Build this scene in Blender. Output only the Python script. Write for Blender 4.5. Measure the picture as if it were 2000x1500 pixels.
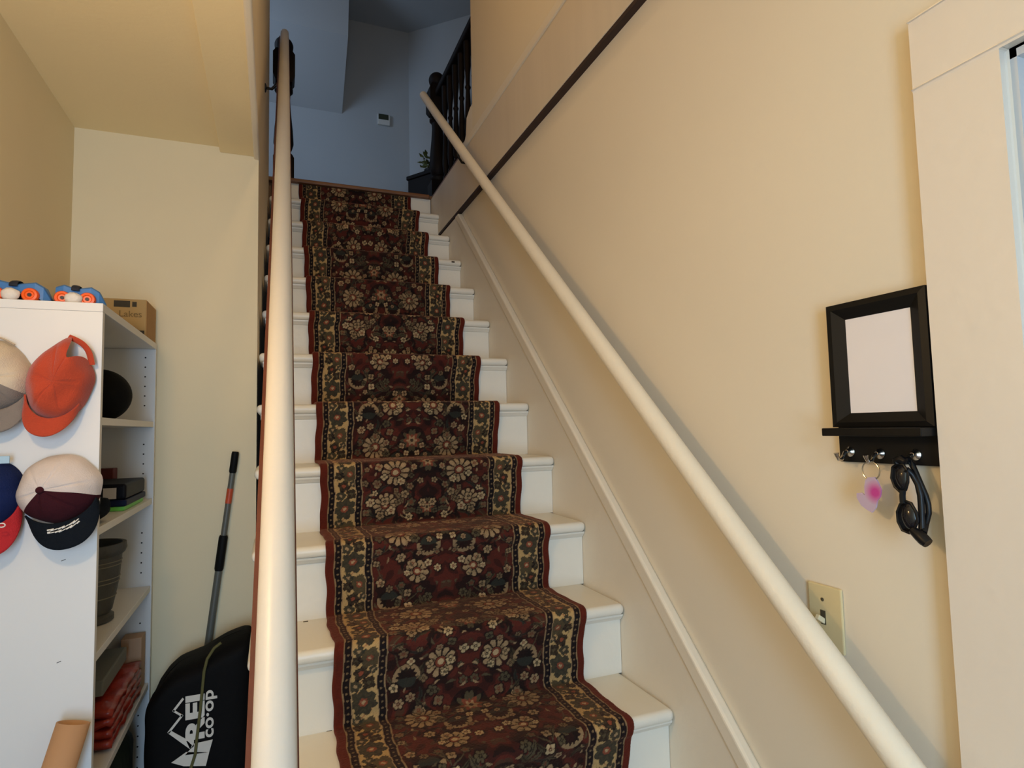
import bpy, bmesh, math, random
import numpy as np
from mathutils import Vector, Matrix, noise

random.seed(7)
for o in list(bpy.data.objects):
    bpy.data.objects.remove(o)
S = bpy.context.scene
COL = S.collection

# ------------------------------------------------------------------ camera
# x: right (stair wall at x=0), y: up the stairs, z: up (tread A at z=0, floor at FL)
F_PX, YAW, PITCH, ROLL = 1172.83, 0.37936, 0.07069, -0.02256
CAM = Vector((-0.8855, -1.2266, 0.6735))
def cam_axes():
    cy, sy, cp, sp = math.cos(YAW), math.sin(YAW), math.cos(PITCH), math.sin(PITCH)
    F = Vector((sy*cp, cy*cp, sp)); R = Vector((cy, -sy, 0)); U = R.cross(F)
    cr, sr = math.cos(ROLL), math.sin(ROLL)
    return cr*R+sr*U, -sr*R+cr*U, F
RT, UP, FW = cam_axes()
cd = bpy.data.cameras.new('camera'); co = bpy.data.objects.new('camera', cd); COL.objects.link(co)
cd.sensor_fit = 'HORIZONTAL'; cd.sensor_width = 36.0; cd.lens = 36.0*F_PX/2000.0
cd.clip_start = 0.02
m = Matrix((RT, UP, -FW)).transposed().to_4x4(); m.translation = CAM
co.matrix_world = m
S.camera = co
def at(px, ax, v):
    """point where the sight line of a photo pixel meets the plane ax = v"""
    d = (px[0]-1000)/F_PX*RT-(px[1]-750)/F_PX*UP+FW
    i = 'xyz'.index(ax)
    return CAM+d*((v-CAM[i])/d[i])

# ------------------------------------------------------------------ light
S.view_settings.view_transform = 'Standard'; S.view_settings.look = 'None'
S.view_settings.gamma = 1.0; S.view_settings.use_curve_mapping = False
S.view_settings.exposure = -0.48
W = bpy.data.worlds.new('world'); S.world = W; W.use_nodes = True
W.node_tree.nodes['Background'].inputs[0].default_value = (0.55, 0.66, 0.9, 1)
W.node_tree.nodes['Background'].inputs[1].default_value = 0.02
def light(name, kind, loc, power, color, size=0.1, sizey=None, direction=None, spread=None):
    l = bpy.data.lights.new(name, kind); l.energy = power; l.color = color
    if kind == 'AREA':
        l.shape = 'RECTANGLE'; l.size = size; l.size_y = sizey or size
        if spread: l.spread = spread
    else:
        l.shadow_soft_size = size
    o = bpy.data.objects.new(name, l); COL.objects.link(o); o.location = loc
    if direction: o.rotation_euler = Vector(direction).to_track_quat('-Z', 'Y').to_euler()
    return o
light('lamp_light', 'POINT', (-1.30, -0.48, 1.05), 14.5, (1.0, 0.66, 0.31), 0.035)
light('window_daylight', 'AREA', (-1.10, -2.62, 0.55), 60.0, (0.47, 0.71, 1.0), 0.58, 1.4, (0, 1, 0))
light('landing_daylight', 'AREA', (-1.75, 2.75, 3.2), 14.0, (0.54, 0.73, 1.0), 0.6, 1.1, (1, 0.75, -0.1))
light('upstairs_warm_fill', 'POINT', (-0.45, 0.15, 2.95), 15.0, (1.0, 0.68, 0.34), 0.06)  # added unseen warm fill without a fixture, brightens the upper right wall

# ------------------------------------------------------------------ helpers
def lin(r, g, b):
    f = lambda c: (c/255/12.92) if c/255 <= 0.04045 else ((c/255+0.055)/1.055)**2.4
    return (f(r), f(g), f(b))
def mat(name, rgb, rough=0.6, var=0.06, scale=8.0, bump=0.0, bscale=60.0, metal=0.0, sheen=0.0, spec=0.5, alpha=1.0, coat=0.0):
    m = bpy.data.materials.new(name); m.use_nodes = True
    nt = m.node_tree; b = nt.nodes['Principled BSDF']
    c = lin(*rgb)
    tc = nt.nodes.new('ShaderNodeTexCoord')
    n = nt.nodes.new('ShaderNodeTexNoise'); n.inputs['Scale'].default_value = scale; n.inputs['Detail'].default_value = 4
    nt.links.new(tc.outputs['Object'], n.inputs['Vector'])
    mx = nt.nodes.new('ShaderNodeMix'); mx.data_type = 'RGBA'
    mx.inputs[6].default_value = (*[max(0, v*(1-var)) for v in c], 1)
    mx.inputs[7].default_value = (*[min(1, v*(1+var)) for v in c], 1)
    nt.links.new(n.outputs['Fac'], mx.inputs[0]); nt.links.new(mx.outputs[2], b.inputs['Base Color'])
    b.inputs['Roughness'].default_value = rough; b.inputs['Metallic'].default_value = metal
    b.inputs['Specular IOR Level'].default_value = spec
    b.inputs['Sheen Weight'].default_value = sheen; b.inputs['Alpha'].default_value = alpha
    b.inputs['Coat Weight'].default_value = coat
    if bump:
        n2 = nt.nodes.new('ShaderNodeTexNoise'); n2.inputs['Scale'].default_value = bscale; n2.inputs['Detail'].default_value = 3
        nt.links.new(tc.outputs['Object'], n2.inputs['Vector'])
        bp = nt.nodes.new('ShaderNodeBump'); bp.inputs['Strength'].default_value = bump; bp.inputs['Distance'].default_value = 0.01
        nt.links.new(n2.outputs['Fac'], bp.inputs['Height']); nt.links.new(bp.outputs['Normal'], b.inputs['Normal'])
    return m
MT = {}
def defm(k, *a, **kw): MT[k] = mat(k, *a, **kw)
defm('wall_cream', (226, 214, 192), 0.75, 0.03, 3, 0.025, 120)
defm('wall_cream_lamplit', (230, 213, 176), 0.75, 0.03, 3, 0.025, 120)  # same cream wall, yellowed so the colour carries warm lamplight
defm('ceiling_paint', (242, 222, 176), 0.8, 0.03, 3, 0.08, 70)  # yellow deepened in the base colour to stand for warm lamplight
defm('trim_cream', (229, 218, 198), 0.42, 0.03, 4, 0.12, 45)
defm('casing_gloss', (228, 216, 200), 0.32, 0.03, 5, 0.06, 45)
defm('tread_paint', (230, 224, 210), 0.35, 0.05, 6, 0.08, 50)
defm('fascia_stained', (214, 200, 178), 0.5, 0.10, 7, 0.05, 40)
defm('rail_white', (206, 200, 190), 0.38, 0.04, 9, 0.05, 80)
defm('rail_cream', (232, 222, 202), 0.42, 0.05, 12, 0.12, 90)
defm('red_brown_wood', (92, 44, 30), 0.5, 0.25, 20, 0.1, 60)
defm('dark_gap_wood', (48, 30, 24), 0.7, 0.2, 15)
defm('dark_wood', (20, 14, 12), 0.6, 0.25, 12, spec=0.15)
defm('nosing_brown', (120, 78, 48), 0.5, 0.25, 14)
defm('upstairs_wall', (172, 178, 182), 0.8, 0.03, 3, 0.05, 80)
defm('floor_wood', (120, 84, 54), 0.45, 0.2, 6)
defm('melamine', (220, 219, 217), 0.45, 0.015, 4)
defm('peg_dark', (40, 36, 32), 0.8)
defm('rust_cloth', (178, 62, 32), 0.9, 0.14, 30, 0.3, 400, sheen=0.2)
defm('beige_cloth', (202, 186, 164), 0.9, 0.08, 40, 0.3, 400)
defm('grey_cloth', (128, 118, 110), 0.9, 0.1, 40, 0.3, 400)
defm('cream_cloth', (208, 196, 190), 0.9, 0.06, 40, 0.25, 400)
defm('maroon_cloth', (58, 22, 30), 0.9, 0.12, 40, 0.3, 400, spec=0.12)
defm('navy_black_cloth', (16, 22, 30), 0.85, 0.2, 40, 0.3, 400, spec=0.12)
defm('navy_cloth', (24, 36, 78), 0.9, 0.15, 40, 0.3, 400, spec=0.12)
defm('red_cloth', (178, 26, 34), 0.85, 0.08, 40, 0.3, 400)
defm('pale_blue_cloth', (170, 200, 220), 0.9)
defm('white_thread', (225, 222, 215), 0.8, 0.05)
defm('skate_blue', (62, 118, 178), 0.4, 0.08, 30)
defm('skate_dark', (20, 30, 48), 0.6)
defm('wheel_orange', (240, 92, 20), 0.35, 0.05)
defm('wheel_hub', (44, 26, 22), 0.5)
defm('stopper_white', (222, 214, 204), 0.7, 0.05, 30, 0.3, 90)
defm('cardboard', (168, 128, 78), 0.85, 0.10, 14)
defm('carton_cream', (172, 142, 92), 0.8, 0.10, 12)
defm('carton_print', (58, 52, 40), 0.8, 0.1)
defm('carton_lettering', (118, 96, 58), 0.8, 0.1)
defm('tube_card', (184, 142, 104), 0.75, 0.06, 10)
defm('matte_black', (10, 10, 10), 0.75, 0.2, 30, 0.1, 120, spec=0.12)
defm('bag_black', (14, 13, 13), 0.7, 0.25, 12, 0.12, 40, spec=0.12)
defm('logo_white', (214, 208, 196), 0.8, 0.05, 40)
defm('cord_olive', (92, 88, 48), 0.8, 0.15, 40)
defm('green_bag', (28, 40, 32), 0.7, 0.3, 15, 0.3, 30)
defm('pole_grey', (92, 92, 84), 0.45, 0.1, 20)
defm('grip_black', (16, 16, 16), 0.6, spec=0.12)
defm('sticker_orange', (190, 74, 40), 0.5, 0.2, 60)
defm('pot_grey', (70, 70, 66), 0.6, 0.35, 18, 0.2, 60)
defm('pot_stripe', (120, 114, 98), 0.7, 0.2)
defm('red_plastic', (150, 44, 30), 0.3, 0.3, 20, 0.2, 30)
defm('dark_red_box', (96, 28, 26), 0.6, 0.15, 20)
defm('grey_cardboard', (120, 122, 116), 0.8, 0.1)
defm('tan_paper', (186, 150, 118), 0.7, 0.1)
defm('folder_black', (18, 18, 24), 0.5, spec=0.12)
defm('folder_navy', (20, 28, 56), 0.5, spec=0.12)
defm('label_white', (190, 184, 180), 0.7)
defm('lime', (120, 214, 90), 0.5)
defm('rack_black', (13, 12, 11), 0.5, 0.2, 30, spec=0.25)
defm('paper_white', (232, 224, 222), 0.8, 0.015, 30)
defm('chrome', (200, 196, 190), 0.22, 0.02, metal=1.0)
defm('glasses_black', (9, 11, 15), 0.4, spec=0.3)
defm('lens_dark', (26, 25, 28), 0.12)
defm('plate_almond', (214, 196, 150), 0.4, 0.04)
defm('toggle_almond', (222, 208, 172), 0.35)
defm('screw_dark', (70, 64, 48), 0.5)
defm('bracket_black', (14, 12, 12), 0.4)
defm('thermostat_white', (205, 206, 202), 0.5)
defm('thermostat_screen', (52, 58, 46), 0.3)
defm('leaf', (104, 112, 66), 0.6, 0.3, 40)
defm('pot_dark', (30, 26, 22), 0.6)
defm('door_paint', (196, 198, 200), 0.4, 0.03)
defm('chip_dark', (50, 40, 32), 0.9)

_nt = MT['fascia_stained'].node_tree     # smoky vertical streaks in the old paint
_n = [n for n in _nt.nodes if n.type == 'TEX_NOISE'][0]; _mp = _nt.nodes.new('ShaderNodeMapping'); _mp.inputs['Scale'].default_value = (1, 1.6, 0.12)
_tc = [n for n in _nt.nodes if n.type == 'TEX_COORD'][0]
_nt.links.new(_tc.outputs['Object'], _mp.inputs['Vector']); _nt.links.new(_mp.outputs['Vector'], _n.inputs['Vector'])
# key fob: pale acrylic with a magenta heart
fob = bpy.data.materials.new('fob_acrylic'); fob.use_nodes = True
_nt = fob.node_tree; _b = _nt.nodes['Principled BSDF']
_fc = at((1707, 962), 'x', -0.02)
_g = _nt.nodes.new('ShaderNodeNewGeometry'); _d = _nt.nodes.new('ShaderNodeVectorMath'); _d.operation = 'DISTANCE'
_d.inputs[1].default_value = _fc; _nt.links.new(_g.outputs['Position'], _d.inputs[0])
_r = _nt.nodes.new('ShaderNodeMapRange'); _r.inputs[1].default_value = 0.006; _r.inputs[2].default_value = 0.02
_nt.links.new(_d.outputs['Value'], _r.inputs[0])
_mx = _nt.nodes.new('ShaderNodeMix'); _mx.data_type = 'RGBA'
_mx.inputs[6].default_value = (*lin(205, 60, 150), 1); _mx.inputs[7].default_value = (*lin(205, 180, 200), 1)
_nt.links.new(_r.outputs[0], _mx.inputs[0]); _nt.links.new(_mx.outputs[2], _b.inputs['Base Color'])
_b.inputs['Roughness'].default_value = 0.15; _b.inputs['Alpha'].default_value = 0.8
MT['fob_acrylic'] = fob

class MB:
    """collects shapes into one mesh"""
    def __init__(s): s.v = []; s.f = []
    def add(s, vs, fs):
        n = len(s.v); s.v += [tuple(p) for p in vs]; s.f += [tuple(i+n for i in f) for f in fs]; return s
    def box(s, x0, x1, y0, y1, z0, z1, bev=0.0, seg=2, M=None):
        bm = bmesh.new(); bmesh.ops.create_cube(bm, size=1)
        for v in bm.verts:
            v.co = Vector(((x0+x1)/2+v.co.x*(x1-x0), (y0+y1)/2+v.co.y*(y1-y0), (z0+z1)/2+v.co.z*(z1-z0)))
        if bev: bmesh.ops.bevel(bm, geom=bm.edges[:], offset=bev, segments=seg, profile=0.5, affect='EDGES')
        if M: bm.transform(M)
        bm.verts.ensure_lookup_table(); bm.verts.index_update()
        s.add([v.co for v in bm.verts], [[v.index for v in f.verts] for f in bm.faces]); bm.free(); return s
    def prism(s, poly, axis, a, b):
        """extrude a 2D polygon along axis from a to b; poly gives the other two coords in xyz order"""
        n = len(poly)
        def mk(p, t):
            return {'x': (t, p[0], p[1]), 'y': (p[0], t, p[1]), 'z': (p[0], p[1], t)}[axis]
        vs = [mk(p, a) for p in poly]+[mk(p, b) for p in poly]
        fs = [list(range(n))[::-1], list(range(n, 2*n))]+[[i, (i+1) % n, n+(i+1) % n, n+i] for i in range(n)]
        return s.add(vs, fs)
    def tube(s, pts, r, seg=12, cap=True, flat=None):
        pts = [Vector(p) for p in pts]; n = len(pts)
        rs = r if isinstance(r, (list, tuple)) else [r]*n
        vs = []; fs = []
        t0 = (pts[1]-pts[0]).normalized()
        up = Vector((0, 0, 1)) if abs(t0.z) < 0.9 else Vector((0, 1, 0))
        nrm = (up-t0*up.dot(t0)).normalized()
        for i, p in enumerate(pts):
            t = (pts[min(i+1, n-1)]-pts[max(i-1, 0)]).normalized()
            nrm = (nrm-t*nrm.dot(t)).normalized(); bi = t.cross(nrm)
            fx, fy = flat if flat else (1, 1)
            for k in range(seg):
                a = 2*math.pi*k/seg
                vs.append(p+(nrm*math.cos(a)*fx+bi*math.sin(a)*fy)*rs[i])
        for i in range(n-1):
            for k in range(seg):
                fs.append((i*seg+k, i*seg+(k+1) % seg, (i+1)*seg+(k+1) % seg, (i+1)*seg+k))
        if cap: fs += [tuple(range(seg))[::-1], tuple(range((n-1)*seg, n*seg))]
        return s.add(vs, fs)
    def lathe(s, prof, M, seg=24, square=False):
        """prof = (radius, height) pairs turned about local z, placed with matrix M"""
        vs = []; fs = []; n = len(prof)
        for r, h in prof:
            for k in range(seg):
                a = 2*math.pi*(k+0.5)/seg; c, d = math.cos(a), math.sin(a)
                if square: q = 1/max(abs(c), abs(d)); c *= q; d *= q
                vs.append(M @ Vector((r*c, r*d, h)))
        for i in range(n-1):
            for k in range(seg):
                fs.append((i*seg+k, i*seg+(k+1) % seg, (i+1)*seg+(k+1) % seg, (i+1)*seg+k))
        fs += [tuple(range(seg))[::-1], tuple(range((n-1)*seg, n*seg))]
        return s.add(vs, fs)
    def grid(s, fn, nu, nv, closed_u=False):
        vs = [fn(i/(nu if closed_u else nu-1), j/(nv-1)) for j in range(nv) for i in range(nu)]
        fs = []
        for j in range(nv-1):
            for i in range(nu if closed_u else nu-1):
                a, b = j*nu+i, j*nu+(i+1) % nu
                fs.append((a, b, b+nu, a+nu))
        return s.add(vs, fs)
    def build(s, name, m, parent=None, smooth=False, recalc=True, solid=0.0, angle=0.7):
        me = bpy.data.meshes.new(name); me.from_pydata(s.v, [], s.f)
        if recalc:
            bm = bmesh.new(); bm.from_mesh(me); bmesh.ops.recalc_face_normals(bm, faces=bm.faces[:]); bm.to_mesh(me); bm.free()
        me.materials.append(MT[m])
        if smooth:
            me.polygons.foreach_set('use_smooth', [True]*len(me.polygons))
            try: me.set_sharp_from_angle(angle=angle)
            except Exception: pass
        o = bpy.data.objects.new(name, me); COL.objects.link(o)
        if solid:
            md = o.modifiers.new('thickness', 'SOLIDIFY'); md.thickness = solid; md.offset = 0
        if parent: attach(o, parent)
        return o
WORLD = {}
def wloc(o): return WORLD.get(o.name, Matrix.Identity(4))
def attach(o, p):
    o.parent = p; o.matrix_parent_inverse = wloc(p).inverted()
def tag(o, label, cat, group=None):
    o['label'] = label; o['category'] = cat
    if group: o['group'] = group
    return o
def thing(name, loc, label, cat, group=None):
    o = bpy.data.objects.new(name, None); COL.objects.link(o); o.location = loc; o.empty_display_size = 0.05
    WORLD[o.name] = Matrix.Translation(Vector(loc))
    return tag(o, label, cat, group)
def struct(o): o['kind'] = 'structure'; return o
def structroot(name, loc=(0, 0, 0)):
    o = bpy.data.objects.new(name, None); COL.objects.link(o); o.location = loc
    WORLD[o.name] = Matrix.Translation(Vector(loc)); o['kind'] = 'structure'; return o
def text_mesh(body, M, size, m, name, parent, bold=0.0, thick=0.0006, spacing=1.0):
    c = bpy.data.curves.new('lettering', 'FONT'); c.body = body; c.size = size; c.extrude = thick; c.offset = bold; c.space_character = spacing
    t = bpy.data.objects.new('lettering', c); COL.objects.link(t)
    dg = bpy.context.evaluated_depsgraph_get(); dg.update()
    me = bpy.data.meshes.new_from_object(t.evaluated_get(dg))
    bpy.data.objects.remove(t); bpy.data.curves.remove(c)
    me.transform(M); me.materials.clear(); me.materials.append(MT[m])
    o = bpy.data.objects.new(name, me); COL.objects.link(o); attach(o, parent); return o
def T(x, y, z): return Matrix.Translation(Vector((x, y, z)))

# ------------------------------------------------------------------ dimensions
H, RUN, SW = 0.19, 0.2051, 0.934
FL = -0.76                     # lower floor
XW = 0.018                     # right wall plane (skirt and fascia stand proud of it)
XL = -1.505                    # left wall
YB = 1.10                      # wall beside the stair, facing the camera
CZ = 1.70                      # lower ceiling
UF = 2.085                     # upper floor
UC = 4.304                     # upper ceiling
YBACK = 4.0
YF = -2.66
def lwx(y): return -0.940+(y-1.1)*0.021   # stairwell left wall

# ------------------------------------------------------------------ setting
struct(MB().box(XL-0.1, 1.0, YF-0.1, 2.4, FL-0.05, FL).build('floor', 'floor_wood'))
struct(MB().box(XL-0.1, XL, YF-0.1, YB+0.1, FL, CZ+0.05).build('wall_left', 'wall_cream_lamplit'))
# wall facing the camera beside the stair, continuing as the stairwell's left wall
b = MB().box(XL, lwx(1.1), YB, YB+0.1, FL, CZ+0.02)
b.build('wall_beside_stair', 'wall_cream_lamplit')['kind'] = 'structure'
wl = MB()
wl.prism([(lwx(1.12)-0.1, 1.12), (lwx(1.12), 1.12), (lwx(2.28), 2.28), (lwx(2.28)-0.1, 2.28)], 'z', FL, CZ)
wl.prism([(lwx(-0.6)-0.1, -0.6), (-0.940, -0.6), (-0.940, 1.1), (lwx(2.28), 2.28), (lwx(2.28)-0.1, 2.28)], 'z', CZ+0.001, UC)
struct(wl.build('wall_stairwell', 'wall_cream'))
# right wall, with the doorway
DY0, DY1, DZ = -0.759, -1.56, 1.157
rw = MB()
rw.box(XW, XW+0.12, DY0, 2.256, FL, 1.80)
rw.box(XW, XW+0.12, DY1, DY0, DZ, 1.80)
rw.box(XW, XW+0.12, YF, DY1, FL, 1.80)
struct(rw.build('wall_right', 'wall_cream'))
# front wall behind the camera, with the window the daylight comes through
fw = MB(); wx0, wx1, wz0, wz1 = -1.42, -0.78, -0.25, 1.35
fw.box(XL, wx0, YF-0.1, YF, FL, CZ); fw.box(wx1, XW+0.12, YF-0.1, YF, FL, CZ)
fw.box(wx0, wx1, YF-0.1, YF, FL, wz0); fw.box(wx0, wx1, YF-0.1, YF, wz1, CZ)
struct(fw.build('wall_front', 'wall_cream'))
wf = structroot('window_1', (-1.10, YF, wz0))
f = MB(); e = 0.05
f.box(wx0-e, wx0, YF, YF+0.02, wz0-e, wz1+e); f.box(wx1, wx1+e, YF, YF+0.02, wz0-e, wz1+e)
f.box(wx0, wx1, YF, YF+0.02, wz1, wz1+e); f.box(wx0, wx1, YF, YF+0.03, wz0-e, wz0)
f.build('window_frame', 'trim_cream', wf)
# lower ceiling with the stair opening
cl = MB()
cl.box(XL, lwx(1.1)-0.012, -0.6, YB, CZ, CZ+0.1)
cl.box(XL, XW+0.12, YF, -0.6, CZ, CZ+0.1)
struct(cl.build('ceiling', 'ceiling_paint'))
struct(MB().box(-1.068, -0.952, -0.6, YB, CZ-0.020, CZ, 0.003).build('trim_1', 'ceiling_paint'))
struct(MB().box(-0.956, -0.936, -0.6, YB+0.06, CZ-0.030, CZ+0.002, 0.006, 3).build('trim_2', 'trim_cream'))
# upper storey
up = MB()
up.box(-2.6, XW, 2.262, YBACK, UF-0.02, UF)                         # landing
up.box(XW-0.01, 1.6, -0.6, YBACK, 1.80, UF)                         # floor beside the stairwell
up.box(-2.6, XW, 2.30, YBACK, 1.80, UF-0.02)
struct(up.build('floor_upper', 'floor_wood'))
struct(MB().box(-0.815, -0.012, 2.238, 2.30, 2.062, 2.084, 0.006).build('trim_landing_nosing', 'nosing_brown'))
# fascia of the upper floor along the stairwell and its dark underside
struct(MB().box(-0.006, XW-0.011, -0.6, 2.236, 1.792, UF-0.03, 0.003).build('trim_fascia', 'fascia_stained'))
struct(MB().box(-0.004, XW, -0.6, 2.085, 1.779, 1.792).build('trim_fascia_underside', 'dark_gap_wood'))
struct(MB().box(-0.012, XW, -0.6, 1.60, UF-0.032, UF+0.010, 0.008, 3).build('trim_cap_bead', 'trim_cream'))
ww = MB().box(0.0, 0.11, -0.6, 1.432, UF, UC)
struct(ww.build('wall_upper_right', 'wall_cream'))
struct(MB().prism([(1.0, UF), (1.60, UF), (1.545, 2.13), (1.53, 2.21), (1.47, 2.235), (1.0, 2.235)], 'x', 0.002, 0.13).build('baseboard_upper', 'trim_cream'))
ub = MB().box(-2.6, 0.249, YBACK, YBACK+0.1, UF, UC)
ub.prism([(0.249, 4.0), (1.6, 2.757), (1.6, 2.857), (0.249, 4.1)], 'z', UF, UC)
struct(ub.build('wall_back', 'upstairs_wall'))
struct(MB().box(-2.6, 1.7, -0.7, 4.2, UC, UC+0.1).build('ceiling_upper', 'upstairs_wall'))
us = MB().box(-2.7, -2.6, 2.2, 4.1, UF, UC)
us.box(-2.6, lwx(2.28)-0.1, 2.18, 2.28, UF-0.3, UC)
us.box(-0.95, 1.7, -0.7, -0.6, 1.8, UC); us.box(1.6, 1.7, -0.6, 2.85, UF, UC)
struct(us.build('wall_upper_side', 'upstairs_wall'))
# bulkhead with a sloping underside on the landing
struct(MB().prism([(3.999, 3.429), (3.526, 3.836), (3.466, 4.097), (3.42, UC), (3.999, UC)], 'x', -2.6, -0.341).build('trim_bulkhead', 'upstairs_wall'))

# doorway in the right wall
dr = structroot('door_1', (XW, DY0, FL))
c = MB(); c.box(-0.004, XW, -0.655, DY0-0.002, FL, DZ, 0.004)
c.build('casing', 'casing_gloss', dr)
c = MB(); c.box(-0.004, XW, -0.655, DY1-0.105, DZ+0.0005, 1.262, 0.004)
c.build('head_casing', 'casing_gloss', dr)
c = MB(); c.box(-0.004, XW, DY1-0.105, DY1, FL, DZ, 0.004); c.build('casing', 'casing_gloss', dr)
c = MB(); c.box(XW, XW+0.115, DY0-0.014, DY0, FL, DZ); c.box(XW, XW+0.115, DY1, DY0, DZ-0.014, DZ); c.box(XW, XW+0.115, DY1, DY1+0.014, FL, DZ)
c.build('jamb', 'door_paint', dr)
c = MB(); c.box(XW+0.055, XW+0.068, DY0-0.028, DY0-0.014, FL, DZ-0.014, 0.002); c.box(XW+0.055, XW+0.068, DY1+0.014, DY0-0.014, DZ-0.028, DZ-0.014, 0.002)
c.build('stop_bead', 'trim_cream', dr)
c = MB(); c.box(XW+0.070, XW+0.108, DY1+0.016, DY0-0.016, FL+0.01, DZ-0.016)
c.build('door_leaf', 'door_paint', dr)

# skirt board of the stair with its cap moulding
SL = H/RUN
sk = MB()
def skz(y, o): return SL*y+o
sk.prism([(-0.82, FL), (-0.53, FL), (2.09, skz(2.09, -0.27)), (2.09, 1.774), ((1.774-0.17)/SL, 1.774), (-0.82, skz(-0.82, 0.17))], 'x', 0.0, XW)
struct(sk.build('trim_skirt', 'trim_cream'))
cp = MB(); cp.prism([(-0.82, skz(-0.82, 0.165)), ((1.774-0.165)/SL, 1.774), ((1.774-0.222)/SL, 1.774), (-0.82, skz(-0.82, 0.222))], 'x', -0.008, XW)
o = struct(cp.build('trim_skirt_cap', 'trim_cream'))
md = o.modifiers.new('round', 'BEVEL'); md.width = 0.007; md.segments = 3

# ------------------------------------------------------------------ staircase
st = thing('staircase', (-SW/2, 0, FL), 'steep cream painted wooden staircase rising to the landing under a runner', 'stairs')
for k in range(-3, 11):
    y = k*RUN; z = k*H
    xl = -SW if k < 6 else lwx(y)+0.010
    if k == 5: xl = -0.932
    yb = y+RUN+0.044
    if k == 5: yb = min(yb, YB-0.002) if xl < lwx(1.1) else yb
    t = MB().box(xl, -0.001, y, y+RUN+0.044, z-0.030, z, 0.0135, 4).build('tread', 'tread_paint', st, smooth=True, angle=1.2)
    xr = xl+0.02
    cv = MB().prism([(y+0.029, z-0.0305), (y+0.013, z-0.0305), (y+0.014, z-0.036), (y+0.019, z-0.041), (y+0.024, z-0.047), (y+0.029, z-0.049)], 'x', xr-0.008, -0.001)
    cv.build('cove_moulding', 'tread_paint', t)
    MB().box(xr, -0.001, y+0.029, y+0.042, (k-1)*H, z-0.030).build('riser', 'tread_paint', st)
y = 11*RUN
MB().box(lwx(y)+0.02, -0.001, y+0.010, y+0.022, 10*H, UF-0.022).build('riser', 'tread_paint', st)
# closed side under the open treads
side = []
for k in range(-3, 6):
    side += [(k*RUN+0.036, (k-1)*H-0.0002), (k*RUN+0.036, k*H-0.032)]
side[0] = (-3*RUN+0.036, FL+0.001)
side += [(YB-0.002, 5*H-0.032), (YB-0.002, FL+0.001)]
pts = []
for k in range(-3, 6):
    pts += [(k*RUN+0.036, k*H-0.032)]
    if k < 5: pts += [((k+1)*RUN+0.036, k*H-0.032)]
poly = [(-3*RUN+0.036, FL+0.001)]+pts+[(YB-0.002, 5*H-0.032), (YB-0.002, FL+0.001)]
# built as strips so that the outline stays clean
sd = MB()
for k in range(-3, 6):
    y1 = (k+1)*RUN+0.036 if k < 5 else YB-0.002
    sd.box(-SW+0.016, -SW+0.028, k*RUN+0.036, y1, FL+0.001, k*H-0.032)
sd.build('side_panel', 'tread_paint', st)
# dark chips in the paint of the nosings
for px, k in (((885, 511), 8), ((641+0, 0), None)):
    if k is None: continue
    p = at(px, 'y', k*RUN-0.0005)
    MB().box(p.x-0.008, p.x+0.008, k*RUN-0.0012, k*RUN+0.003, p.z-0.005, p.z+0.002).build('paint_chip', 'chip_dark', st)
for p in (((597, 1214), 1), ((643, 1427), 0)):
    q = at(p[0], 'z', p[1]*H+0.0)
    MB().box(q.x-0.006, q.x+0.006, q.y-0.002, q.y+0.002, q.z-0.001, q.z+0.0008).build('paint_chip', 'chip_dark', st)

# ------------------------------------------------------------------ runner carpet
XC0, XC1 = -0.757, -0.122
CW = XC1-XC0
def runner_path():
    """rounded profile over the steps: list of (y, z) at fine spacing, with arc length"""
    P = []
    for k in range(-3, 11):
        y = k*RUN; z = k*H
        P += [(y+0.017, z-H+0.012), (y+0.013, z-H+0.06), (y+0.006, z-0.070), (y-0.001, z-0.042), (y-0.0095, z-0.026),
              (y-0.0115, z-0.011), (y-0.006, z+0.002), (y+0.008, z+0.0085), (y+0.04, z+0.0085), (y+0.13, z+0.0085), (y+RUN-0.012, z+0.0085)]
    y = 11*RUN; z = 11*H
    P += [(y-0.003, z-H+0.014), (y-0.0015, z-H+0.06), (y-0.0015, z-0.06), (y-0.0015, z-0.031)]
    P = np.array(P)
    out = []
    for i in range(len(P)-1):           # Catmull-Rom, tamed
        p0, p1, p2, p3 = P[max(i-1, 0)], P[i], P[i+1], P[min(i+2, len(P)-1)]
        L = np.linalg.norm(p2-p1); m1 = (p2-p0); m2 = (p3-p1)
        m1 = m1/(np.linalg.norm(m1)+1e-9)*L; m2 = m2/(np.linalg.norm(m2)+1e-9)*L
        for t in np.linspace(0, 1, 40, endpoint=False):
            h00 = 2*t**3-3*t**2+1; h10 = t**3-2*t**2+t; h01 = -2*t**3+3*t**2; h11 = t**3-t**2
            out.append(h00*p1+h10*m1*0.8+h01*p2+h11*m2*0.8)
    out.append(P[-1]); return np.array(out)
pa = runner_path()
seg = np.linalg.norm(np.diff(pa, axis=0), axis=1); arc = np.concatenate([[0], np.cumsum(seg)])
# denser rows close to the camera
rows = []; s = 0.0
while s < arc[-1]:
    yy = np.interp(s, arc, pa[:, 0])
    rows.append(s); s += 0.006 if yy < -0.25 else (0.0017 if yy < 0.75 else (0.0022 if yy < 1.3 else 0.0032))
rows.append(arc[-1]); rows = np.array(rows)
ry = np.interp(rows, arc, pa[:, 0]); rz = np.interp(rows, arc, pa[:, 1])
NC = 330
us_ = np.linspace(-CW/2, CW/2, NC)
U, V = np.meshgrid(us_, rows)

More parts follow.
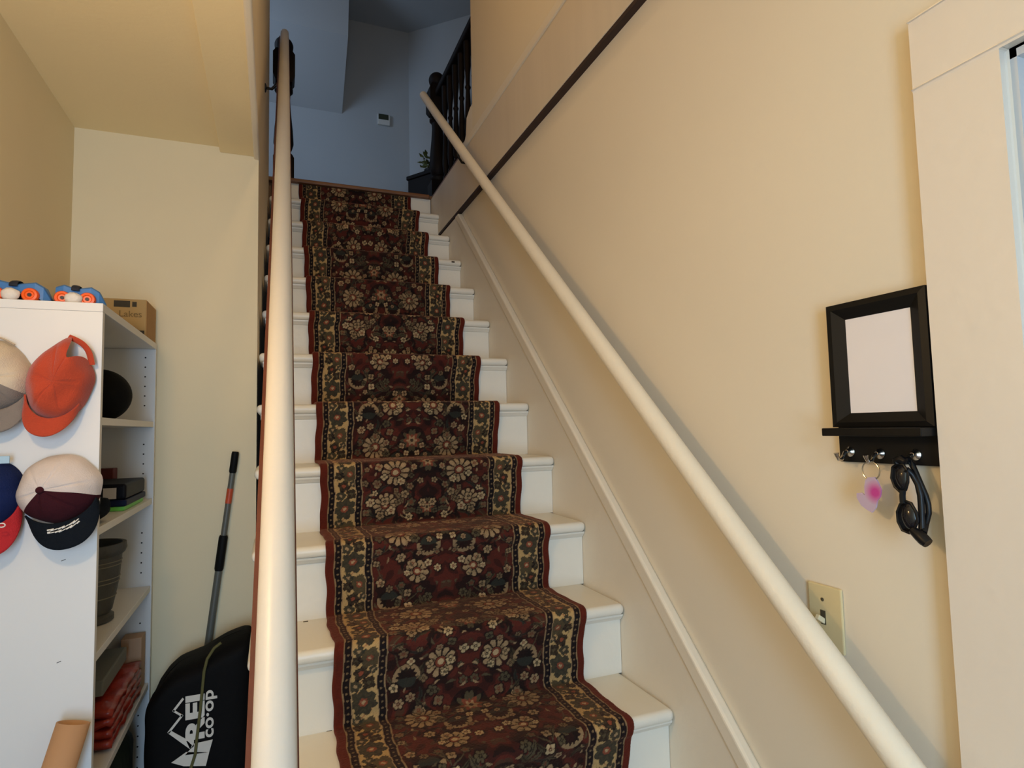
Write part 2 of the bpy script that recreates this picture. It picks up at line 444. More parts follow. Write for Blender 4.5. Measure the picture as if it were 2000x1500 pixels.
def srgb(r, g, b): return np.array(lin(r, g, b))
C_FIELD, C_DARK, C_TAN, C_CREAM = srgb(76, 32, 24), srgb(23, 17, 15), srgb(148, 120, 86), srgb(168, 142, 104)
C_OLIVE, C_GOLD, C_BLACK, C_RUST, C_GREEN, C_BRICK = srgb(76, 66, 47), srgb(170, 138, 90), srgb(20, 16, 18), srgb(84, 30, 20), srgb(42, 43, 36), srgb(130, 66, 46)
def paint_runner(U, V):
    A = np.abs(U); E = CW/2-A
    col = np.empty(U.shape+(3,)); col[:] = C_FIELD
    rs = np.random.RandomState(5)
    FWD = CW/2-0.119
    PER = 0.66
    vv = np.mod(V, PER)
    def wrapd(c): return np.mod(vv-c+PER/2, PER)-PER/2
    def put(mask, c, op=1.0):
        mk = mask & (E > 0.119)
        col[mk] = col[mk]*(1-op)+c*op
    # woven ground with smoky dark patches
    g = (np.sin(A*52+2.0*np.sin(vv*2*math.pi/PER*3))*np.sin(vv*2*math.pi/PER*5+1.7*np.sin(A*40))
         + 0.6*np.sin(A*95+1)*np.sin(vv*2*math.pi/PER*11+2)+0.35*np.sin(A*140+vv*2*math.pi/PER*17))
    put(g > -0.1, C_DARK, 0.55); put(g > 0.5, C_DARK, 0.75)
    put(g < -0.95, C_OLIVE*0.6, 0.55)
    def polar(cx, cv, rot=0.0, both=True):
        dx = A-cx; dv = wrapd(cv)
        return np.hypot(dx, dv), np.arctan2(dv, dx)+rot
    def leaf(cx, cv, L, Wd, rot, c, op=1.0, vein=None):
        dx = A-cx; dv = wrapd(cv); ca, sa = math.cos(rot), math.sin(rot)
        p = dx*ca+dv*sa; q = -dx*sa+dv*ca
        t = np.clip((p/L+1)/2, 0, 1)
        w = Wd*np.sin(np.pi*t)**0.8*(1+0.18*np.sin(t*28))
        put((np.abs(p) < L) & (np.abs(q-0.25*L*(1-(p/L)**2)) < w), c, op)
        if vein is not None: put((np.abs(p) < L*0.8) & (np.abs(q-0.25*L*(1-(p/L)**2)) < 0.0011), vein, 0.8)
    def stem(cx, cv, R, a0, a1, c, wd=0.0016):
        r, th = polar(cx, cv)
        put((np.abs(r-R-0.004*np.sin(th*5)) < wd) & (th > a0) & (th < a1), c, 0.75)
    def flower(cx, cv, R, n, rot, cp, cc, rim=None, depth=0.35, op=0.95):
        r, th = polar(cx, cv, rot)
        edge = R*(1-depth+depth*np.abs(np.cos(n*th/2)))
        if rim is not None: put(r < edge*1.22+0.001, rim, 0.85)
        put(r < edge, cp, op)
        put((r < edge*0.96) & (r > R*0.42) & (np.abs(np.sin(n*th/2)) > 0.93), cc, 0.6)
        put(r < R*0.36, cc, 0.95); put(r < R*0.16, cp*0.8, 0.9)
    def daisy(cx, cv, R, n, rot, cp, cc):
        r, th = polar(cx, cv, rot)
        put(r < R*1.12, C_DARK, 0.7)
        pet = (np.abs(np.sin(n*th/2)) > 0.42)
        put((r > R*0.40) & (r < R*(0.78+0.22*np.abs(np.sin(n*th/2)))) & pet, cp, 0.95)
        put((r > R*0.40) & (r < R*0.60) & pet, C_OLIVE, 0.35)
        put(r < R*0.34, C_BRICK*0.7, 0.9); put(r < R*0.2, cc, 0.9)
    # scrolling stems and large olive leaves
    for cx, cv, R, a0, a1 in ((0.06, 0.08, 0.055, -2.5, 1.6), (0.14, 0.22, 0.05, -1.0, 2.9), (0.05, 0.36, 0.06, -2.8, 0.9), (0.13, 0.50, 0.055, -1.4, 2.5), (0.03, 0.60, 0.045, -1.0, 2.0)):
        stem(cx, cv, R, a0, a1, C_OLIVE)
    for i in range(70):
        leaf(rs.uniform(0.02, 0.19), rs.uniform(0, PER), rs.uniform(0.014, 0.03), rs.uniform(0.004, 0.008), rs.uniform(0, 6.28),
             [C_OLIVE, C_OLIVE*0.6, C_DARK, C_DARK, C_TAN*0.55, C_GREEN][rs.randint(6)], 0.85, C_DARK)
    # toothed crescents
    for cx, cv, fl in ((0.155, 0.12, 1), (0.15, 0.43, -1), (0.05, 0.265, 1)):
        r, th = polar(cx, cv)
        put((r < 0.030), C_DARK, 0.85); put((r < 0.024) & (fl*np.sin(th) > 0.1), C_GREEN, 0.9)
        put((r > 0.023+0.003*np.sin(th*14)) & (r < 0.033) & (fl*np.sin(th) < 0.25), C_TAN*0.85, 0.9)
    # centre palmettes
    for cv, R in ((0.05, 0.034), (0.33, 0.040), (0.56, 0.030)):
        r, th = polar(0.0, cv)
        put(r < R*1.25, C_DARK, 0.8)
        put((r < R*(0.8+0.2*np.cos(9*th))), C_OLIVE, 0.8); put(r < R*(0.58+0.14*np.cos(7*th)), C_BRICK*0.8, 0.9)
        put(r < R*(0.36+0.1*np.cos(6*th)), C_TAN, 0.9); put(r < R*0.16, C_DARK, 0.9)
    # daisies
    for cx, cv, R, n, rot in ((0.10, 0.015, 0.042, 11, 0.2), (0.08, 0.19, 0.032, 9, 0.5), (0.125, 0.31, 0.042, 12, 0.0), (0.07, 0.455, 0.038, 10, 0.9), (0.13, 0.575, 0.036, 11, 0.4)):
        daisy(cx, cv, R, n, rot, C_TAN, C_CREAM)
    # small blossoms
    spots = []
    for i in range(1500):
        c = (rs.uniform(0.012, 0.19), rs.uniform(0, PER))
        if all(math.hypot(c[0]-d[0], (c[1]-d[1]+PER/2) % PER-PER/2) > 0.029 for d in spots): spots.append(c)
    for i, (cx, cv) in enumerate(spots):
        if rs.rand() < 0.16: continue
        flower(cx+0.0, cv, rs.uniform(0.0075, 0.0140), rs.randint(4, 7), rs.uniform(0, 6), [C_TAN, C_TAN*0.8, C_CREAM, C_TAN*0.5, C_OLIVE][rs.randint(5)],
               [C_DARK, C_BRICK*0.6, C_FIELD][rs.randint(3)], C_DARK)
    for i in range(60):                 # loose petals
        leaf(rs.uniform(0.005, 0.192), rs.uniform(0, PER), rs.uniform(0.005, 0.010), rs.uniform(0.002, 0.0035), rs.uniform(0, 6.28), [C_TAN, C_TAN*0.75, C_OLIVE][rs.randint(3)], 0.85)
    # ---- border, measured from the edge
    def band(a, b_): return (E >= a) & (E < b_)
    wob = 0.0007*np.sin(V*130)
    E2 = E+wob
    def bnd(a, b_): return (E2 >= a) & (E2 < b_)
    col[E2 < 0.0205] = C_RUST
    col[bnd(0.0205, 0.023)] = C_TAN*0.8
    col[bnd(0.038, 0.0405)] = C_TAN
    for a, b_ in ((0.023, 0.038), (0.100, 0.1155)):
        mk = bnd(a, b_); col[mk] = C_BLACK
        dots = mk & (np.hypot(E-(a+b_)/2, np.mod(V, 0.016)-0.008) < 0.0026); col[dots] = C_TAN*0.55
    col[bnd(0.1155, 0.119)] = C_TAN*0.75
    col[bnd(0.098, 0.100)] = C_TAN
    gb = bnd(0.0405, 0.098); col[gb] = C_GOLD
    P2 = 0.168; bv = np.mod(V, P2)
    def bw(c): return np.mod(bv-c+P2/2, P2)-P2/2
    side = np.sign(U)
    def bput(mask, c, op=0.95):
        mk = mask & gb; col[mk] = col[mk]*(1-op)+c*op
    # ochre twigs
    bput(np.abs(E-(0.069+0.017*np.sin(bv*2*math.pi/P2*2))) < 0.0022, C_BRICK*1.1, 0.55)
    bput(np.abs(E-(0.069-0.02*np.sin(bv*2*math.pi/P2*3+1))) < 0.0014, C_OLIVE, 0.6)
    for ce, cv, R, n, rot, cp_, cc in ((0.069, 0.030, 0.027, 7, 0.3, C_GREEN, C_BRICK), (0.054, 0.070, 0.0125, 5, 0.0, C_GREEN, C_TAN), (0.084, 0.074, 0.0135, 4, 0.6, C_BLACK, C_OLIVE),
                                     (0.064, 0.098, 0.015, 4, 0.4, C_BLACK, C_BRICK), (0.090, 0.104, 0.009, 5, 0.0, C_GREEN, C_TAN), (0.080, 0.136, 0.023, 6, 0.9, C_OLIVE*0.7, C_BRICK), (0.051, 0.132, 0.012, 5, 0.2, C_BLACK, C_OLIVE), (0.055, 0.156, 0.011, 4, 0.2, C_GREEN, C_TAN)):
        R *= 1.22
        dx = E-ce+0.004*np.sin(V*9+side); dv = bw(cv); r = np.hypot(dx, dv)+0.0016*np.sin(dx*700+cv*90)*np.sin(dv*620); th = np.arctan2(dv, dx)+rot
        ed = R*(0.72+0.28*np.abs(np.cos(n*th/2)))
        bput(r < ed, cp_); bput((r < ed*0.8) & (r > ed*0.55) & (np.abs(np.sin(n*th/2)) > 0.5), C_OLIVE, 0.45)
        bput(r < R*0.30, cc, 0.9)
        if R > 0.02: bput(r < R*0.14, C_CREAM, 0.9)
    # wool: slight variation between tufts
    rn = np.random.RandomState(3)
    col *= (0.86+0.28*rn.rand(*U.shape))[..., None]
    return np.clip(col, 0, 1)
colr = paint_runner(U, V)
rn = np.random.RandomState(11)
ty = np.gradient(ry); tz = np.gradient(rz); tl = np.hypot(ty, tz)+1e-9
ny, nz = -tz/tl, ty/tl                      # outward normal of the profile
nr = len(rows)
pile = (rn.rand(nr, NC)-0.5)*0.0011
wav = 0.0025*np.sin(rows*31)[:, None]*np.ones((1, NC))
X = U-(-CW/2)+XC0
edge_w = np.zeros_like(X)
X = X+(0.0022*np.sin(rows*27+1)+0.0012*np.sin(rows*71))[:, None]
# soft shoulders, then a folded-under edge column on each side
sh = np.clip((CW/2-np.abs(U))/0.006, 0, 1); drop = -0.004*(1-sh)**2
Yv = ry[:, None]+ny[:, None]*(pile+drop+0.0*wav); Zv = rz[:, None]+nz[:, None]*(pile+drop)
def colm(i, off):
    return np.stack([X[:, i:i+1]+(0.0015 if i == 0 else -0.0015), ry[:, None]-ny[:, None]*off, rz[:, None]-nz[:, None]*off], -1)
G = np.concatenate([colm(0, 0.0075), np.stack([X, Yv, Zv], -1), colm(NC-1, 0.0075)], axis=1)
CC = np.concatenate([colr[:, :1], colr, colr[:, -1:]], axis=1)
n2 = NC+2
idx = np.arange(nr*n2).reshape(nr, n2)
quads = np.stack([idx[:-1, :-1], idx[:-1, 1:], idx[1:, 1:], idx[1:, :-1]], -1).reshape(-1, 4)
me = bpy.data.meshes.new('stair_runner')
me.vertices.add(nr*n2); me.vertices.foreach_set('co', G.reshape(-1).astype(np.float32))
me.loops.add(quads.size); me.loops.foreach_set('vertex_index', quads.reshape(-1).astype(np.int32))
me.polygons.add(len(quads)); me.polygons.foreach_set('loop_start', np.arange(0, quads.size, 4, dtype=np.int32))
me.update(calc_edges=True)
ca = me.color_attributes.new('dye', 'FLOAT_COLOR', 'POINT')
rgba = np.ones((nr*n2, 4), np.float32); rgba[:, :3] = CC.reshape(-1, 3)
ca.data.foreach_set('color', rgba.reshape(-1))
wool = bpy.data.materials.new('wool_runner'); wool.use_nodes = True
nt = wool.node_tree; pb = nt.nodes['Principled BSDF']
an = nt.nodes.new('ShaderNodeAttribute'); an.attribute_name = 'dye'
nt.links.new(an.outputs['Color'], pb.inputs['Base Color'])
pb.inputs['Roughness'].default_value = 0.95; pb.inputs['Specular IOR Level'].default_value = 0.15
pb.inputs['Sheen Weight'].default_value = 0.28; pb.inputs['Sheen Roughness'].default_value = 0.45; pb.inputs['Sheen Tint'].default_value = (0.75, 0.36, 0.24, 1)
me.materials.append(wool)
me.polygons.foreach_set('use_smooth', [True]*len(me.polygons))
runner = bpy.data.objects.new('stair_runner', me); COL.objects.link(runner)
tag(runner, 'dark red floral wool runner with gold flowered borders covering the stairs', 'carpet')

# ------------------------------------------------------------------ handrails
def rail_section(w, h, n=14, flat_bottom=True):
    return [(w*math.cos(a), h*math.sin(a)) for a in [math.pi*2*i/n for i in range(n)]]
# left rail: white rounded top over a red brown fillet
def lrx(y): return -0.8735+0.0166*y
def lrz(y): return 0.927*y+0.83
lr = thing('handrail', (lrx(-0.78), -0.78, FL), 'thick white rounded handrail with red brown underside on the open stair side', 'handrail')
def sweep(sec, y0, y1, fx, fz, name, m, parent, steps=2):
    """sweep a section (side, normal) along a sloping rail"""
    b = MB(); vs = []; n = len(sec)
    ys = [y0+(y1-y0)*i/(steps-1) for i in range(steps)]
    for i, y in enumerate(ys):
        j0, j1 = max(i-1, 0), min(i+1, steps-1)
        d = Vector((fx(ys[j1])-fx(ys[j0]), ys[j1]-ys[j0], fz(ys[j1])-fz(ys[j0]))).normalized()
        sd_ = Vector((1, 0, 0)); nn = sd_.cross(d).normalized(); sd_ = d.cross(nn)
        for a, c_ in sec: vs.append(Vector((fx(y), y, fz(y)))+sd_*a+nn*c_)
    fs = [(i*n+k, i*n+(k+1) % n, (i+1)*n+(k+1) % n, (i+1)*n+k) for i in range(steps-1) for k in range(n)]
    fs += [tuple(range(n))[::-1], tuple(range((steps-1)*n, steps*n))]
    b.add(vs, fs); return b.build(name, m, parent, smooth=True, angle=0.9)
hw = 0.0225
dome = [(-hw, -0.014), (-hw*1.0, -0.002)]+[(hw*1.0*-math.cos(a), 0.0+0.021*math.sin(a)) for a in [math.pi*i/12 for i in range(1, 12)]]+[(hw, -0.002), (hw, -0.014)]
sweep(dome, -0.78, 2.28, lrx, lrz, 'rail', 'rail_white', lr)
sweep([(-0.0285, -0.034), (-0.0285, -0.0142), (0.0245, -0.0142), (0.0245, -0.034)], -0.78, 2.26, lrx, lrz, 'underside', 'red_brown_wood', lr)
pb0 = MB(); py = 1.50
for py in (1.62,):
    wx = lwx(py); rz0 = lrz(py)
    k = MB(); k.tube([(wx+0.001, py+0.02, rz0-0.085), (wx+0.030, py+0.015, rz0-0.088), (wx+0.055, py, rz0-0.066), (lrx(py), py, rz0-0.046)], 0.0065, 10)
    k.lathe([(0.02, 0), (0.02, 0.004), (0.012, 0.008)], T(wx, py+0.02, rz0-0.085) @ Matrix.Rotation(math.pi/2, 4, 'Y'), 16)
    k.build('bracket', 'bracket_black', lr, smooth=True)
np_ = MB().lathe([(0.040, FL), (0.040, FL+0.12), (0.034, FL+0.13), (0.034, lrz(-0.76)-0.05), (0.042, lrz(-0.76)-0.045), (0.042, lrz(-0.76)-0.03)], T(lrx(-0.74), -0.74, 0), 4, True)
np_.build('post', 'tread_paint', lr)
# right rail: round pole on the wall
PR = [((828, 190)), ((880, 262)), ((945, 345)), ((1000, 430)), ((1100, 582)), ((1300, 862)), ((1500, 1122)), ((1765, 1480))]
rr = thing('handrail', (-0.07, -0.7, 0.12), 'long round cream painted pole handrail fixed along the bare right wall', 'handrail')
Y = [at(p, 'x', -0.07) for p in PR]
ys_ = [p.y for p in Y]; zs_ = [p.z for p in Y]
cf = np.polyfit(ys_, zs_, 2)
def rrz(y): return float(np.polyval(cf, y))
pts = [(-0.07, y, rrz(y)) for y in np.linspace(-0.86, 2.13, 26)]
MB().tube(pts, 0.0225, 20).build('rail', 'rail_cream', rr, smooth=True)
for py, xx in ((1.46, -0.006), (2.0, -0.006)):
    k = MB(); k.tube([(xx+0.001, py+0.03, rrz(py)-0.075), (-0.04, py+0.025, rrz(py)-0.078), (-0.065, py+0.01, rrz(py)-0.055), (-0.07, py, rrz(py)-0.02)], 0.006, 10)
    k.lathe([(0.016, 0), (0.016, 0.004), (0.009, 0.007)], T(xx, py+0.03, rrz(py)-0.075) @ Matrix.Rotation(-math.pi/2, 4, 'Y'), 16)
    k.build('bracket', 'bracket_black', rr, smooth=True)
py = -0.80
k = MB(); k.tube([(XW-0.001, py+0.03, rrz(py)-0.075), (-0.04, py+0.025, rrz(py)-0.078), (-0.07, py, rrz(py)-0.02)], 0.006, 10); k.build('bracket', 'bracket_black', rr, smooth=True)

# ------------------------------------------------------------------ newels and balustrade upstairs
def newel(b, x, y, z0, k=1.0, w=0.056):
    M = T(x, y, z0)
    b.lathe([(w, 0), (w, 0.14), (w*0.9, 0.15)], M, 4, True)
    b.lathe([(w*0.85, 0.15), (w*0.95, 0.17), (w*0.6, 0.19), (w*0.8, 0.205), (w*0.98, 0.24), (w*0.9, 0.32), (w*0.72, 0.42), (w*0.62, 0.50), (w*0.66, 0.535), (w*0.9, 0.55), (w*0.9, 0.565), (w*0.62, 0.58), (w*0.7, 0.592)], M, 20)
    b.lathe([(w*0.8, 0.592), (w*1.06, 0.622), (w*1.06, 0.750), (w*0.75, 0.785)], M, 4, True)
    b.lathe([(w*0.7, 0.78), (w*0.5, 0.785), (w*0.5, 0.79)]+[(max(0.004, 0.052*math.sin(a)), 0.824-0.052*math.cos(a)) for a in [0.75+i*(math.pi-0.75)/12 for i in range(13)]], M, 20)
nl = MB(); newel(nl, -0.838, 2.355, UF)
o = nl.build('newel_post', 'dark_wood', None, smooth=True, angle=0.6)
tag(o, 'dark turned newel post with ball top standing alone behind the white handrail', 'newel post')
bl = thing('balustrade', (0.09, 2.40, UF), 'dark wooden balustrade with turned balusters guarding the upstairs stairwell edge', 'balustrade')
nb = MB(); newel(nb, 0.085, 2.40, UF); nb.build('newel_post', 'dark_wood', bl, smooth=True, angle=0.6)
BX = 0.088
MB().box(BX-0.03, BX+0.03, 1.606, 2.36, 2.775, 2.82, 0.012, 3).build('top_rail', 'dark_wood', bl)
MB().box(BX-0.022, BX+0.022, 1.606, 2.35, 2.10, 2.135, 0.005).build('bottom_rail', 'dark_wood', bl)
bprof = [(0.019, 2.135), (0.019, 2.20), (0.011, 2.215), (0.018, 2.235), (0.021, 2.29), (0.016, 2.40), (0.011, 2.50), (0.017, 2.515), (0.011, 2.53), (0.014, 2.60), (0.019, 2.64), (0.019, 2.776)]
base = None
for i in range(6):
    y = 1.65+i*0.115
    if base is None:
        base = MB().lathe(bprof, T(BX, 0, 0), 12).build('baluster', 'dark_wood', bl, smooth=True); base.location.y = y
    else:
        c_ = base.copy(); COL.objects.link(c_); c_.location.y = y
MB().box(BX-0.04, BX+0.04, 1.606, 2.345, UF+0.0005, 2.10, 0.004).build('plinth', 'dark_wood', bl)

# ------------------------------------------------------------------ landing things
d = Vector((0.154, -0.216, 0)).normalized(); nrm_ = Vector((d.y, -d.x, 0))     # front edge direction, outward normal
p0 = at((793, 345), 'z', 2.6); back = -nrm_ if nrm_.y < 0 else nrm_
back = Vector((0.81, 0.58, 0)).normalized()
ch = thing('chest', (p0.x, p0.y, UF), 'low dark wooden chest on the landing behind the newel post', 'chest')
Mc = Matrix(((d.x, back.x, 0, p0.x), (d.y, back.y, 0, p0.y), (0, 0, 1, UF), (0, 0, 0, 1)))
MB().box(0.01, 0.57, 0.01, 0.34, 0.03, 0.485, 0.004, M=Mc).build('body', 'dark_wood', ch)
MB().box(0, 0.58, 0, 0.35, 0.485, 0.515, 0.005, M=Mc).build('lid', 'dark_wood', ch)
for fx in (0.03, 0.50):
    for fy in (0.03, 0.27):
        MB().box(fx, fx+0.05, fy, fy+0.05, 0, 0.03, M=Mc).build('foot', 'dark_wood', ch)
pp = Mc @ Vector((0.13, 0.13, 0.515))
pl = thing('potted_plant', pp, 'small leafy green plant in a dark pot on the dark chest', 'plant')
MB().lathe([(0.03, 0), (0.042, 0.055), (0.045, 0.055), (0.045, 0.065), (0.038, 0.065), (0.036, 0.05)], T(*pp), 18).build('pot', 'pot_dark', pl, smooth=True)
lv = MB()
rl = random.Random(4)
for i in range(70):
    a = rl.uniform(0, 6.28); r = rl.uniform(0.02, 0.085); z = rl.uniform(0.06, 0.185)
    c_ = pp+Vector((r*math.cos(a), r*math.sin(a), z)); L = rl.uniform(0.02, 0.032)
    dr_ = Vector((math.cos(a+rl.uniform(-.5, .5)), math.sin(a+rl.uniform(-.5, .5)), rl.uniform(-0.3, 0.7))).normalized(); s_ = dr_.cross(Vector((0, 0, 1))).normalized()
    u_ = s_.cross(dr_)*0.006
    lv.add([c_-dr_*L, c_-s_*L*0.5-u_, c_+dr_*L, c_+s_*L*0.5-u_, c_+u_], [(0, 1, 4), (1, 2, 4), (2, 3, 4), (3, 0, 4)])
    if i % 3 == 0: lv.tube([pp+Vector((0, 0, 0.06)), (pp+Vector((0, 0, 0.07))+c_)/2, c_], 0.0015, 5)
lv.build('foliage', 'leaf', pl)
tp = at((749, 235), 'y', YBACK)
th = thing('thermostat', (tp.x, YBACK, tp.z), 'small white thermostat with dark screen on the landing wall', 'thermostat')
MB().box(tp.x-0.055, tp.x+0.055, YBACK-0.025, YBACK-0.0005, tp.z-0.052, tp.z+0.045, 0.006).build('body', 'thermostat_white', th)
MB().box(tp.x-0.048, tp.x+0.040, YBACK-0.028, YBACK-0.024, tp.z-0.006, tp.z+0.042, 0.001).build('screen', 'thermostat_screen', th)

# ------------------------------------------------------------------ bookcase
BXF, BY0, BY1, BT = -1.252, 0.395, 1.092, 0.979
bc = thing('bookcase', (-1.378, 0.74, FL), 'tall narrow white bookcase with open shelves standing beside the stairs', 'bookcase')
MB().box(XL+0.004, BXF, BY0, BY0+0.018, FL, BT-0.020, 0.0012).build('side_panel', 'melamine', bc)
MB().box(XL+0.004, BXF, BY1-0.018, BY1, FL, BT-0.020, 0.0012).build('side_panel', 'melamine', bc)
MB().box(XL+0.004, BXF, BY0, BY1, BT-0.0198, BT, 0.0012).build('top_panel', 'melamine', bc)
MB().box(XL+0.004, XL+0.010, BY0+0.018, BY1-0.018, FL, BT-0.020).build('back_panel', 'melamine', bc)
SHZ = (0.716, 0.464, 0.182, -0.124, -0.42, -0.69)
for z in SHZ:
    MB().box(XL+0.010, BXF-0.003, BY0+0.0185, BY1-0.0185, z-0.018, z, 0.001).build('shelf', 'melamine', bc)
MB().box(XL+0.010, BXF-0.02, BY0+0.0185, BY0+0.03, FL, SHZ[-1]-0.018)
pg = MB()
for i in range(42):
    z = 0.93-i*0.032
    if any(abs(z-s) < 0.026 for s in SHZ) or (i % 9 > 6): continue
    for xx in (BXF-0.03, XL+0.05):
        pg.lathe([(0.0026, 0), (0.0026, 0.0006)], T(xx, BY1-0.0181, z) @ Matrix.Rotation(math.pi/2, 4, 'X'), 8)
pg.build('peg_holes', 'peg_dark', bc)['kind'] = 'stuff'

for px_ in ((124, 1094), (115, 1293)):
    p = at(px_, 'y', BY0)
    MB().box(-0.0042, 0.0042, -0.0004, 0.0004, -0.0007, 0.0007, M=T(p.x, BY0, p.z) @ Matrix.Rotation(-0.35, 4, 'Y')).build('scratch', 'peg_dark', bc)
# ---- caps hung on the end panel: crown towards the viewer, peak downwards
PY = BY0-0.001
def cap(label, px_c, w, hc, brim, ang, crown_m, front_m, brim_m, depth=0.085, apex=(0, 0), seed=1, button=None, strap=None, sag=0.0, taper=0.22, notch=0.0, half=0.95, off=0.0):
    c0 = at(px_c, 'y', PY-0.02)
    root = thing('baseball_cap', (c0.x, PY, c0.z-hc/2), label, 'cap', 'caps hung on the bookcase end')
    ca_, sa_ = math.cos(ang), math.sin(ang)
    def P(a, b_, c_):           # a: right, b: up, c: out of the panel
        a2, b2 = a*ca_-b_*sa_, a*sa_+b_*ca_
        return Vector((c0.x+a2, PY-max(c_, 0.001)-off, c0.z+b2))
    def dome(th, r):
        ct, stt = math.cos(th), math.sin(th)
        # slouched outline: narrower at the back (top)
        wx = w/2*(1-taper*max(0, stt)**1.5); hy = hc/2
        if notch:
            r = r*(1-notch*math.exp(-((((th+math.pi) % (2*math.pi))-math.pi-1.02)/0.30)**2))
            r = min(r, 0.999)
        a = wx*ct*r+apex[0]*(1-r); b_ = hy*stt*r+apex[1]*(1-r)
        c_ = depth*(1-r**2.6)**0.55
        seam = min(abs((th/(math.pi/3)) % 1.0), 1-abs((th/(math.pi/3)) % 1.0))*(math.pi/3)
        c_ -= 0.0035*math.exp(-(seam/0.05)**2)*r*(1-r)*4
        nv = noise.noise(Vector((a*22+seed*3, b_*22, seed)))
        c_ += 0.010*nv*(1-r**4)*(0.4+sag); a += 0.006*nv*r; b_ += 0.006*noise.noise(Vector((b_*25, a*20, seed+4)))*r
        return P(a, b_, c_)
    f0, f1 = -math.pi/2-half, -math.pi/2+half
    MB().grid(lambda u, v: dome(f1+u*(2*math.pi-2*half), v*0.995+0.005), 72, 22).build('crown', crown_m, root, smooth=True, angle=3)
    MB().grid(lambda u, v: dome(f0+u*2*half, v*0.995+0.005), 40, 22).build('front_panel', front_m, root, smooth=True, angle=3)
    def br(u, v):
        th = -math.pi/2-1.01+u*2.02; s_ = (u-0.5)*2
        k = 1-abs(s_)**2.6
        a = w/2*math.cos(th)*(0.97+0.10*v*k); b_ = hc/2*math.sin(th)*0.93-brim*v*(0.18+0.82*k**0.7)
        c_ = 0.030+0.030*(1-s_*s_)*(0.35+0.65*v)-0.012*v
        return P(a, b_, c_)
    bo = MB().grid(br, 34, 12).build('peak', brim_m, root, smooth=True, solid=0.004, angle=3)
    if button:
        q = dome(0, 0.0); MB().lathe([(0.0075, -0.002), (0.0075, 0.002), (0.005, 0.005), (0.001, 0.006)], T(*q) @ Matrix.Rotation(math.pi/2, 4, 'X'), 14).build('button', button, root, smooth=True)
    if strap:
        k = MB(); pts = []
        (a0_, b0_), (a1_, b1_), lift = strap[1]
        for i in range(15):
            t = i/14; e_ = lift*math.sin(math.pi*t)
            nx_, ny_ = -(b1_-b0_), (a1_-a0_); L_ = math.hypot(nx_, ny_)
            pts.append(P(a0_+(a1_-a0_)*t+nx_/L_*e_, b0_+(b1_-b0_)*t+ny_/L_*e_, 0.014+0.006*math.sin(math.pi*t)))
        k.tube(pts, 0.006, 8, flat=(0.35, 1.0)); k.build('back_strap', strap[0], root, smooth=True)
    return root, P, br
_, P1, _ = cap('rust orange cloth baseball cap hung by its back strap', (120, 738), 0.122, 0.196, 0.040, -0.20, 'rust_cloth', 'rust_cloth', 'rust_cloth', 0.072, (0.004, -0.012), 1, None, ('rust_cloth', ((0.050, 0.040), (-0.006, 0.092), -0.014)), 2.0, 0.50, 0.40, 1.0, 0.010)
cap('beige trucker cap with grey front panel and grey peak', (-9, 735), 0.136, 0.160, 0.048, 0.10, 'beige_cloth', 'grey_cloth', 'grey_cloth', 0.07, (0.0, -0.005), 2, None, ('beige_cloth', ((0.036, 0.066), (-0.036, 0.066), -0.020)), 0.6, 0.3)
r3, P3, br3 = cap('cream baseball cap with maroon front panel and black lettered peak', (117, 955), 0.158, 0.150, 0.058, 0.24, 'cream_cloth', 'maroon_cloth', 'navy_black_cloth', 0.065, (-0.018, 0.008), 3, 'maroon_cloth', None, 0.7, 0.12, 0.0, 1.12, 0.010)
sq = MB()                       # two slanting rows of white stitching on the peak
for row in range(2):
    for i in range(9):
        u = 0.30+i*0.043; vv_ = 0.26+row*0.10-i*0.014; p = br3(u, vv_); q = br3(u+0.036, vv_-0.012)
        sq.tube([p+Vector((0, -0.0026, 0)), q+Vector((0, -0.0026, 0.001))], (0.0016, 0.0024, 0.0011)[(i+row) % 3], 6)
sq.build('stitched_lettering', 'white_thread', r3)
r4, P4, br4 = cap('navy blue baseball cap with red peak and pale blue patch', (-25, 962), 0.128, 0.155, 0.060, 0.16, 'navy_cloth', 'navy_cloth', 'red_cloth', 0.065, (0.0, 0.0), 4, 'navy_cloth', None, 0.5)
pch = MB(); p = at((6, 898), 'y', PY-0.03)
pch.box(p.x-0.022, p.x+0.012, PY-0.034, PY-0.030, p.z-0.008, p.z+0.008, 0.001); pch.build('patch', 'pale_blue_cloth', r4)
cb = MB(); p = at((3, 1026), 'y', PY-0.075)
cb.tube([p+Vector((0.006*math.cos(a), 0.0, 0.004*math.sin(a))) for a in [0.5*i for i in range(-5, 6)]], 0.0012, 6); cb.build('stitched_emblem', 'white_thread', r4)

